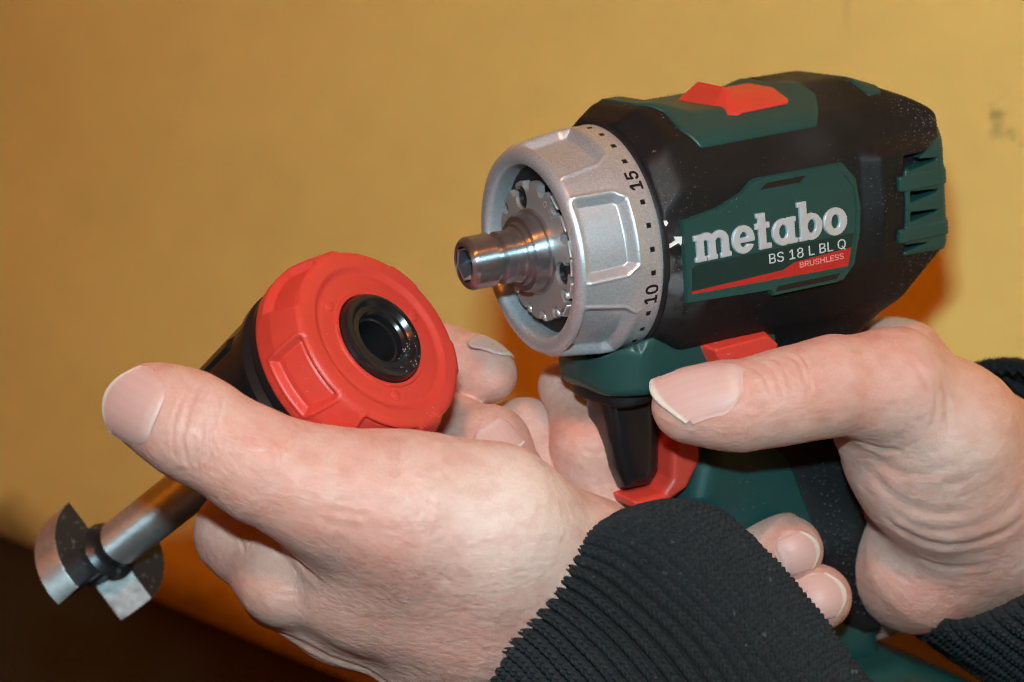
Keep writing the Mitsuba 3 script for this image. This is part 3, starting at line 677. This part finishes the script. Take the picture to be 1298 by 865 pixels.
def smooth_noise(p, s, seed): return meshkit.fbm(p / s, 3, seed) - 0.5
def crease(v, n, lines):
    """press skin lines into the surface: lines of (points, depth, width)"""
    out = np.zeros(len(v))
    from scipy.spatial import cKDTree
    tree = cKDTree(v)
    for pts, dep, wid in lines:
        p = np.array([at(*x) for x in pts], float)
        t = np.linspace(0, len(p) - 1, 24 * len(p)); i = np.minimum(t.astype(int), len(p) - 2); f = (t - i)[:, None]
        # Catmull-Rom through the points
        P0, P1, P2, P3 = p[np.maximum(i - 1, 0)], p[i], p[i + 1], p[np.minimum(i + 2, len(p) - 1)]
        c = 0.5 * (2 * P1 + (P2 - P0) * f + (2 * P0 - 5 * P1 + 4 * P2 - P3) * f ** 2 + (3 * P1 - P0 - 3 * P2 + P3) * f ** 3)
        c = v[tree.query(c)[1]]                                   # drop the line onto the skin
        for _ in range(2): c[1:-1] = (c[:-2] + 2 * c[1:-1] + c[2:]) / 4
        ct = cKDTree(c); d, j = ct.query(v, distance_upper_bound=wid * 3)
        ok = np.isfinite(d); u = np.zeros(len(v)); u[ok] = j[ok] / (len(c) - 1)
        fade = np.clip(np.minimum(u, 1 - u) * 6, 0, 1)
        g = np.exp(-(d[ok] / wid) ** 2); out[ok] -= dep * fade[ok] * g
        out[ok] += 0.35 * dep * fade[ok] * np.exp(-((d[ok] - 1.9 * wid) / wid) ** 2)   # raised skin beside the line
    return out
SK0, SK_RED, SK_PALE = np.array([0.665, 0.385, 0.315]), np.array([0.64, 0.255, 0.195]), np.array([0.74, 0.56, 0.49])  # SK_PALE: flash-bleached highlight tone, also used for random paleness
def skin_mesh(f, lo, hi, h, lines, red, pale, wrinkle=None):
    m = net(f, lo, hi, h); v = np.array(m.vertices); n = np.array(m.vertex_normals)
    d = crease(v, n, lines) + 0.55 * smooth_noise(v, 9.0, 3) + 0.16 * smooth_noise(v, 2.2, 5)
    if wrinkle is not None: d = d + wrinkle(v)
    v2 = v + n * d[:, None]
    def blob(lst):
        w = np.zeros(len(v))
        for u_, v_, y_, r_, s_ in lst: w += s_ * np.exp(-((v - at(u_, v_, y_)) ** 2).sum(1) / r_ ** 2)
        return w
    t = np.clip(blob(red) + 0.9 * smooth_noise(v, 11.0, 11) + 0.8 * smooth_noise(v, 3.0, 12) + 0.05, 0, 1)[:, None]
    u = np.clip(blob(pale) + 0.6 * smooth_noise(v, 14.0, 21) - 0.02, 0, 1)[:, None]
    c = SK0 * (1 - t) + SK_RED * t; c = c * (1 - u) + SK_PALE * u
    c = c * (1 + 0.10 * smooth_noise(v, 1.0, 31))[:, None]
    return trimesh.Trimesh(v2, m.faces, process=False), np.clip(c, 0, 1)

def nail(key, f, centre, axis, facing, width, length, free=0.12, round_=0.16, skew=0.0, lift=0.62, curl=0.0, label=None, tint=(0.64, 0.38, 0.335)):
    """curved plate fitted to the finger's surface; axis runs to the tip"""
    c = at(*centre); a = unit(axis); nz = unit(np.asarray(facing, float) - a * (np.asarray(facing, float) @ a)); w = np.cross(nz, a)
    nu, nv = 41, 45
    uu, vv = np.meshgrid(np.linspace(-1, 1, nu), np.linspace(0, 1, nv), indexing='ij')
    wid = np.where(vv < 0.35, np.sqrt(np.clip(1 - ((0.35 - vv) / 0.42) ** 2, 0.05, 1)), 1.0)
    wid = wid * (1 - 0.04 * (vv > 0.9))
    arc = 1 - round_ * uu ** 2 + skew * uu
    X = uu * wid * width / 2; Y = (vv * arc - 0.5) * length
    base = c + X[..., None] * w + Y[..., None] * a + nz * 14
    P_ = base.reshape(-1, 3).copy(); z = np.zeros(len(P_))
    for _ in range(40):
        d = f(P_ - nz * z[:, None]); z += np.clip(d, 0, 3) * 0.8
    ok = (vv.ravel() < 0.8) & (z < 20)
    x_, y_ = X.ravel() / width, Y.ravel() / length
    B = np.stack([np.ones_like(x_), x_, y_, x_ ** 2, y_ ** 2, x_ * y_, x_ ** 4], 1)
    co = np.linalg.lstsq(B[ok], z[ok], rcond=None)[0]; zf = B @ co
    edge = np.maximum(np.abs(uu.ravel()), 1 - vv.ravel() / 0.06 * 1.0) 
    sink = 0.55 * np.clip((np.abs(uu.ravel()) - 0.84) / 0.16, 0, 1) ** 2 * (vv.ravel() < 0.9) + 0.6 * np.clip((0.10 - vv.ravel()) / 0.10, 0, 1) ** 2
    top = base.reshape(-1, 3) - nz * (zf - lift + sink - curl * vv.ravel() ** 3)[:, None]
    bot = top - nz * 0.55
    n = nu * nv; idx = np.arange(n).reshape(nu, nv)
    q = np.stack([idx[:-1, :-1], idx[1:, :-1], idx[1:, 1:], idx[:-1, 1:]], -1).reshape(-1, 4)
    tri = np.vstack([q[:, [0, 1, 2]], q[:, [0, 2, 3]]])
    F2 = [tri, tri[:, ::-1] + n]
    for e in (idx[0], idx[-1], idx[:, 0], idx[:, -1]):
        s = np.stack([e[:-1], e[1:], e[1:] + n, e[:-1] + n], 1); F2 += [s[:, [0, 1, 2]], s[:, [0, 2, 3]]]
    t_ = vv.ravel(); fr = 1 - free * (1 - 0.25 * np.abs(uu.ravel()))
    k1 = np.clip((t_ - fr) / 0.03, 0, 1)[:, None]; k2 = np.clip((0.24 - np.hypot(uu.ravel() * 0.22, t_)) / 0.08, 0, 1)[:, None] * 0.5
    tint = np.array(tint)
    col = tint * (1 - k1) + np.array([0.73, 0.65, 0.55]) * k1; col = col * (1 - k2) + np.array([0.70, 0.50, 0.45]) * k2
    rid = 1 + 0.03 * np.sin(uu.ravel() * 40) * np.sin(uu.ravel() * 17 + 1)
    col = col * rid[:, None]
    return put(key, trimesh.Trimesh(np.vstack([top, bot]), np.vstack(F2), process=False), 'nail', True, label, color=np.vstack([col, col * 0.9]))

# ---- left hand, palm up under the chuck
tag_l = ('hand', 'bare hand on the left with its thumb lying along the chuck', 'hand')
L_TH = [(190, 515, 571, 10.0), (226, 531, 568, 10.6), (262, 551, 566, 10.8), (335, 594, 566, 12.0), (420, 627, 568, 14.7), (510, 648, 571, 18.5), (620, 672, 576, 19.5), (730, 724, 593, 17.5), (835, 815, 597, 16)]
L_IX = [(360, 728, 594, 12.0), (306, 676, 604, 10.4), (318, 640, 630, 9.6), (420, 560, 662, 9.2)]
L_MC = [(372, 726, 592, 12.5), (480, 738, 590, 17.5), (600, 765, 592, 20.5), (720, 790, 599, 19.5), (850, 880, 602, 18)]
L_M2 = [(350, 758, 604, 8.0), (430, 784, 602, 10.5), (560, 822, 600, 14.0), (700, 868, 600, 16)]
L_F1 = [(505, 452, 655, 8.8), (560, 456, 652, 9.0), (604, 470, 645, 8.8), (622, 476, 641, 7.0)]
L_F2 = [(520, 560, 655, 9.5), (575, 552, 640, 10.2), (622, 566, 626, 9.8), (645, 600, 618, 9.0)]
L_F3 = [(600, 560, 668, 9.0), (664, 552, 655, 9.4), (676, 600, 645, 9.5), (660, 650, 632, 9)]
L_PB = [(560, 640, 625, 16), (480, 700, 640, 14), (400, 690, 650, 11)]
def left_hand(q):
    d = smin(chain(q, L_TH, 7), chain(q, L_MC, 8), 16)
    d = smin(d, chain(q, L_IX, 6), 6)
    d = smin(d, chain(q, L_M2, 6), 6)
    d = smin(d, chain(q, L_PB, 8), 8)
    fg = np.minimum(np.minimum(chain(q, L_F1, 4), chain(q, L_F2, 4)), chain(q, L_F3, 4))
    d = np.minimum(d, fg)
    # the hand yields where the chuck presses into it
    c = (q - CO) @ CR.T; rr = np.hypot(c[:, 1], c[:, 2])
    ch = np.maximum(rr - np.interp(c[:, 0], [0, 10, 18, 25, 51, 60], [25, 27.2, 27.2, 25.6, 23, 13.5]), np.maximum(-c[:, 0], c[:, 0] - 60))
    d = smax(d, -(ch - 0.15), 1.0)
    sh = np.maximum(rr - 6.7, c[:, 0] - 120)
    return smax(d, -(sh - 0.1), 0.6)
def ln(y, *pts): return [(u, v, y) for u, v in pts]
L_LINES = [
    (ln(560, (252, 492), (246, 520), (244, 552), (250, 585)), 0.28, 0.5),
    (ln(560, (262, 500), (258, 530), (258, 560), (262, 590)), 0.22, 0.5),
    (ln(560, (236, 510), (232, 540), (236, 570)), 0.18, 0.45),
    (ln(560, (275, 520), (272, 550), (274, 585)), 0.2, 0.5),
    (ln(575, (300, 640), (340, 668), (385, 692), (430, 720)), 0.8, 1.3),
    (ln(552, (400, 640), (430, 650), (470, 652)), 0.13, 1.0),
    (ln(552, (395, 655), (428, 668), (460, 672)), 0.15, 1.0),
    (ln(552, (405, 625), (440, 634), (480, 632)), 0.10, 1.0),
    (ln(585, (285, 655), (290, 680), (305, 700)), 0.3, 0.5),
    (ln(585, (300, 652), (305, 672), (318, 690)), 0.3, 0.5),
    (ln(585, (318, 662), (322, 680), (334, 700)), 0.25, 0.5),
    (ln(598, (350, 782), (410, 796), (480, 816), (560, 840)), 0.4, 1.2),
]
L_LINES += [(ln(562, (186, 464), (201, 488), (199, 520), (186, 556)), 0.35, 0.7)]
L_RED = [(330, 600, 558, 18, 0.35), (430, 660, 556, 20, 0.35), (560, 720, 560, 26, 0.3), (620, 470, 634, 7, 0.45), (640, 560, 612, 9, 0.2), (290, 680, 596, 12, 0.45), (190, 540, 564, 8, 0.2), (560, 790, 572, 20, 0.25)]
L_PALE = [(640, 610, 560, 24, 0.55), (720, 650, 562, 22, 0.75), (690, 545, 640, 10, 0.7), (380, 545, 560, 14, 0.3)]  # pale patches near the cuff: flash highlight painted into the skin colour
lm, lc = skin_mesh(left_hand, (-112, 548, -112), (45, 682, 18), 0.62, L_LINES, L_RED, L_PALE)
put('hand', lm, 'skin', True, tag_l[1], tag_l[2], None, None, lc)
nail('hand__thumb_nail', left_hand, (167, 512, 564), (-0.90, -0.08, 0.36), (-0.42, -0.86, 0.12), 18.5, 14.0, 0.07, round_=0.34, skew=0.05, label='broad thumb nail with a short pale edge')
nail('hand__finger_nail', left_hand, (618, 452, 642), (0.86, -0.20, -0.45), (0.30, 0.62, 0.70), 11.5, 12.0, 0.14, lift=0.4, tint=(0.70, 0.47, 0.42), label='nail of the uppermost finger, seen from its edge')
nail('hand__finger_nail', left_hand, (632, 562, 616), (0.55, -0.45, -0.70), (0.20, -0.86, 0.46), 11.0, 11.5, 0.1, label='pink nail just above the edge of the palm')

# ---- right hand around the grip
R_TH = [(870, 514, 603, 8.4), (892, 514, 602, 9.1), (938, 515, 601, 10.2), (1000, 502, 603, 11.0), (1058, 489, 606, 11.4), (1130, 491, 612, 14.3), (1200, 545, 622, 17.6), (1330, 662, 655, 20.5)]
R_TN = [(1118, 520, 624, 14), (1160, 572, 630, 18.5), (1200, 606, 635, 19.5), (1330, 644, 658, 22)]
R_HY = [(1094, 655, 684, 12), (1103, 752, 684, 11.5), (1168, 714, 660, 18.5), (1235, 668, 654, 21.5), (1340, 640, 655, 25)]
R_BK = [(1086, 432, 668, 7.5), (1140, 460, 660, 11), (1230, 560, 655, 15.5), (1330, 662, 658, 22)]
R_IX = [(1086, 434, 668, 8.5), (930, 470, 685, 8.5), (800, 470, 672, 8), (714, 490, 656, 5.8), (742, 566, 638, 8.6), (762, 640, 640, 8.8)]
R_A = [(880, 740, 650, 8.6), (950, 710, 641, 8.8), (998, 694, 636, 8.4), (1006, 700, 635, 7.4)]
R_B = [(900, 820, 650, 8.6), (985, 776, 641, 8.8), (1034, 756, 636, 8.4), (1042, 760, 635, 7.4)]
R_FA = [(1140, 560, 690, 11), (1000, 640, 700, 9.5), (880, 700, 690, 9), (850, 735, 665, 8.8), (880, 740, 650, 8.6)]
R_FB = [(1150, 660, 690, 11), (1040, 720, 700, 9.5), (920, 790, 690, 9), (880, 815, 665, 8.8), (900, 820, 650, 8.6)]
def grip_solid(q):
    p = dl(q); return np.minimum(np.minimum(rubber(p), handle(p)), body(p))
def right_hand(q):
    d = smin(chain(q, R_TH, 6), chain(q, R_TN, 8), 6)
    d = smin(d, chain(q, R_HY, 8), 9.0)
    d = smin(d, chain(q, R_BK, 8), 8)
    d = smin(d, chain(q, R_IX, 5), 3)
    d = smin(d, smin(chain(q, R_FA, 5), chain(q, R_FB, 5), 2), 4)
    d = np.minimum(d, np.minimum(chain(q, R_A, 3), chain(q, R_B, 3)))
    return smax(d, -(grip_solid(q) - 0.15), 1.0)
R_LINES = [
    (ln(595, (975, 440), (992, 470), (1000, 500)), 0.3, 0.55), (ln(595, (960, 452), (980, 478), (990, 505)), 0.22, 0.5),
    (ln(595, (992, 436), (1010, 462), (1016, 495)), 0.3, 0.55), (ln(595, (1012, 436), (1022, 470), (1020, 500)), 0.22, 0.5), (ln(595, (945, 462), (965, 485), (975, 505)), 0.18, 0.45),
    (ln(610, (1085, 556), (1110, 562), (1150, 550)), 0.35, 1.1),
    (ln(612, (1092, 578), (1130, 594), (1172, 590), (1205, 570)), 0.25, 1.5),
    (ln(615, (1096, 602), (1128, 634), (1180, 650), (1230, 636)), 0.40, 1.8),
    (ln(618, (1112, 634), (1150, 664), (1200, 670), (1262, 650), (1298, 612)), 0.25, 1.7),
    (ln(622, (1108, 648), (1150, 684), (1205, 692), (1262, 676), (1298, 650)), 0.45, 1.5),
    (ln(612, (1190, 606), (1222, 592), (1240, 572)), 0.22, 1.5),
    (ln(632, (1150, 728), (1200, 722), (1250, 700)), 0.3, 1.2),
    (ln(605, (1140, 470), (1165, 500), (1175, 540)), 0.18, 0.9), (ln(605, (1165, 480), (1190, 515), (1200, 550)), 0.18, 0.9),
    (ln(625, (722, 552), (745, 560), (765, 556)), 0.2, 0.5), (ln(625, (735, 570), (755, 578), (778, 574)), 0.2, 0.5),
]
R_LINES += [(ln(592, (925, 470), (942, 490), (938, 508), (905, 524)), 0.35, 0.7), (ln(626, (985, 676), (1002, 670), (1024, 676)), 0.25, 0.6), (ln(626, (1008, 735), (1030, 727), (1056, 732)), 0.25, 0.6)]
R_RED = [(900, 545, 594, 9, 0.35), (1000, 530, 592, 12, 0.3), (1100, 470, 600, 16, 0.3), (1190, 760, 650, 20, 0.5), (740, 540, 630, 12, 0.5), (1000, 665, 630, 7, 0.4), (1045, 725, 630, 6, 0.35), (1150, 600, 606, 16, 0.15)]
R_PALE = [(1200, 620, 604, 22, 0.4), (1230, 540, 604, 18, 0.35), (1130, 700, 640, 10, 0.3)]
rm, rc = skin_mesh(right_hand, (5, 586, -88), (150, 718, 12), 0.62, R_LINES, R_RED, R_PALE)
put('hand_001', rm, 'skin', True, 'bare hand on the right closed round the drill grip with its thumb along the side', 'hand', None, None, rc)
nail('hand_001__thumb_nail', right_hand, (886, 489, 594), (-0.985, -0.02, 0.06), (0.02, -0.62, 0.80), 14.5, 21.0, 0.075, skew=-0.20, lift=0.6, label='long thumb nail with a pale free edge')
nail('hand_001__finger_nail', right_hand, (1013, 701, 628), (0.86, 0.02, 0.30), (0.10, -0.96, 0.0), 11.0, 11.5, 0.12, round_=0.3, label='nail of the upper finger on the grip')
nail('hand_001__finger_nail', right_hand, (1043, 758, 628), (0.90, 0.02, 0.22), (0.12, -0.96, -0.1), 12.0, 13.0, 0.12, round_=0.3, label='nail of the lower finger on the grip')

# ---------------------------------------------------------------- knitted sleeves
def knit_tube(secs, axis, n1, nribs, step, rib_h, twist=0.0, lip=5.0):
    """secs: (s, centre, radius across, radius in depth) along the axis -> ribbed tube with stitches; begins at the cuff edge"""
    axis = unit(axis); n1 = unit(n1 - axis * (n1 @ axis)); n2 = np.cross(axis, n1)
    S_ = np.array([x[0] for x in secs], float); Cs = np.array([x[1] for x in secs]); Ra = np.array([x[2] for x in secs]); Rb = np.array([x[3] for x in secs])
    from scipy.interpolate import PchipInterpolator as PI
    fc_, fa, fb = PI(S_, Cs), PI(S_, Ra), PI(S_, Rb)
    s = np.concatenate([np.arange(-lip, 0, step), np.arange(0, S_[-1], step)])
    nth = nribs * 20; th = np.arange(nth) * 2 * math.pi / nth
    sg, tg = np.meshgrid(s, th, indexing='ij')
    so = np.abs(sg); inner = np.where(sg < 0, 1.0, 0.0)
    near = np.clip(so / 2.2, 0, 1); shrink = inner * 3.2 + (1 - inner) * 0 ; shrink = shrink + (1 - inner) * (1.6 * (1 - np.sqrt(1 - (1 - near) ** 2)))- inner * 1.6 * np.sqrt(np.clip(1 - (1 - near) ** 2, 0, 1)) * 0
    shrink = np.where(sg < 0, 1.6 + 1.6 * near, shrink)
    x = ((tg / (2 * math.pi) * nribs + 0.18 * np.sin(so * 0.11 + tg * 3) + twist * so) % 1.0) * 2 - 1
    col = np.floor(tg / (2 * math.pi) * nribs)
    rib_h = rib_h * (0.08 + 0.92 * np.clip(so / 8, 0, 1)); lw = 0.10 + 1.1 * np.clip(so / 5, 0, 1)
    xl = np.abs(x); rib = np.sqrt(np.clip(1 - (xl / 0.90) ** 2.4, 0, 1))
    ph = so / 1.6 - xl * 0.75 + 0.37 * np.sin(col * 12.9)
    leg = np.sqrt(np.clip(1 - ((xl - 0.44) / 0.47) ** 2, 0, 1))            # two yarns side by side in each rib
    st = np.abs(np.cos(math.pi * ph)) ** 0.9                              # one loop after the other
    P3 = np.stack([np.cos(tg) * 8, np.sin(tg) * 8, so * 0.12], -1).reshape(-1, 3)
    lump = (meshkit.fbm(P3, 3, 4) - 0.5).reshape(tg.shape)
    h = rib_h * (rib - 0.9) + 1.25 * lw * (leg * (0.30 + 0.70 * st) - 0.7) * (0.3 + 0.7 * rib) + 1.5 * lump + 0.35 * (meshkit.noise(P3 * 6, 9).reshape(tg.shape) - 0.5)
    c = fc_(so); ra = fa(so) - shrink + h; rb = fb(so) - shrink + h
    v = c + (ra * np.cos(tg))[..., None] * n1 + (rb * np.sin(tg))[..., None] * n2
    edge = np.clip(1 - so / 3, 0, 1) * (0.25 * rib) * (1 - inner * 0.5)
    v = v - axis * edge[..., None]
    a, b = v.shape[:2]; i, j = np.meshgrid(np.arange(a - 1), np.arange(b), indexing='ij')
    q = np.stack([i * b + j, i * b + (j + 1) % b, (i + 1) * b + (j + 1) % b, (i + 1) * b + j], -1).reshape(-1, 4)
    return trimesh.Trimesh(v.reshape(-1, 3), np.vstack([q[:, [0, 1, 2]], q[:, [0, 2, 3]]]), process=False)
def fuzz(m, n, seed, lmin=0.6, lmax=1.8, w=0.035):
    """loose wool hairs standing off the knit"""
    r = np.random.default_rng(seed); i = r.integers(0, len(m.vertices), n)
    p = np.asarray(m.vertices)[i]; nr = np.asarray(m.vertex_normals)[i]
    d = nr * 0.8 + r.normal(0, 0.7, (n, 3)); d /= np.linalg.norm(d, axis=1, keepdims=True); L = r.uniform(lmin, lmax, n)[:, None]
    b = r.normal(0, 0.5, (n, 3)); s = np.cross(d, r.normal(0, 1, (n, 3))); s /= np.linalg.norm(s, axis=1, keepdims=True)
    pts = [p, p + d * L * 0.5 + b * L * 0.15, p + d * L + b * L * 0.5]
    V = np.stack([pts[0] - s * w, pts[0] + s * w, pts[1] - s * w, pts[1] + s * w, pts[2]], 1).reshape(-1, 3)
    k = np.arange(n)[:, None] * 5
    f = np.vstack([k + [0, 1, 3], k + [0, 3, 2], k + [2, 3, 4]])
    return trimesh.Trimesh(V, f, process=False)
AX = unit([0.66, -0.34, -0.67]); N1 = np.array([0.71, 0, 0.70])
secs = []
for s_px, top, bot, y in ((0, 147, -150, 597), (22, 186, -156, 596), (55, 216, -160, 594), (110, 228, -165, 591), (190, 228, -170, 587), (364, 208, -180, 579), (520, 206, -186, 571)):
    mid, R_ = (top + bot) / 2, (top - bot) / 2
    c = at(702 + .70 * s_px + .71 * mid, 752 + .71 * s_px - 0.70 * mid, y); k = y / F
    secs.append((s_px * k, c, R_ * k, R_ * k * (0.98 - 0.30 * min(1, s_px / 130))))
sl = knit_tube(secs, AX, N1, 64, 0.2, 1.9)
put('hand__sleeve', sl, 'knit_black', True, 'black ribbed knit cuff round the wrist')
put('hand__sleeve_fuzz', fuzz(sl, 9000, 3), 'knit_black', False, None, None, None, 'stuff')
AX2 = unit([0.73, 0.45, -0.51]); N2_ = np.array([0.572, 0, 0.82])
secs2 = [(s_, at(1226 + s_ * 3.43, 617 + s_ * 2.40, 667 + 0.45 * s_), r_, r_ * 1.28) for s_, r_ in ((0, 40.5), (4, 41.8), (12, 42.2), (45, 42.5))]
sl2 = knit_tube(secs2, AX2, N2_, 60, 0.26, 1.6)
put('hand_001__sleeve', sl2, 'knit_black', True, 'black knit cuff at the right edge of the picture')
put('hand_001__sleeve_fuzz', fuzz(sl2, 4000, 5), 'knit_black', False, None, None, None, 'stuff')
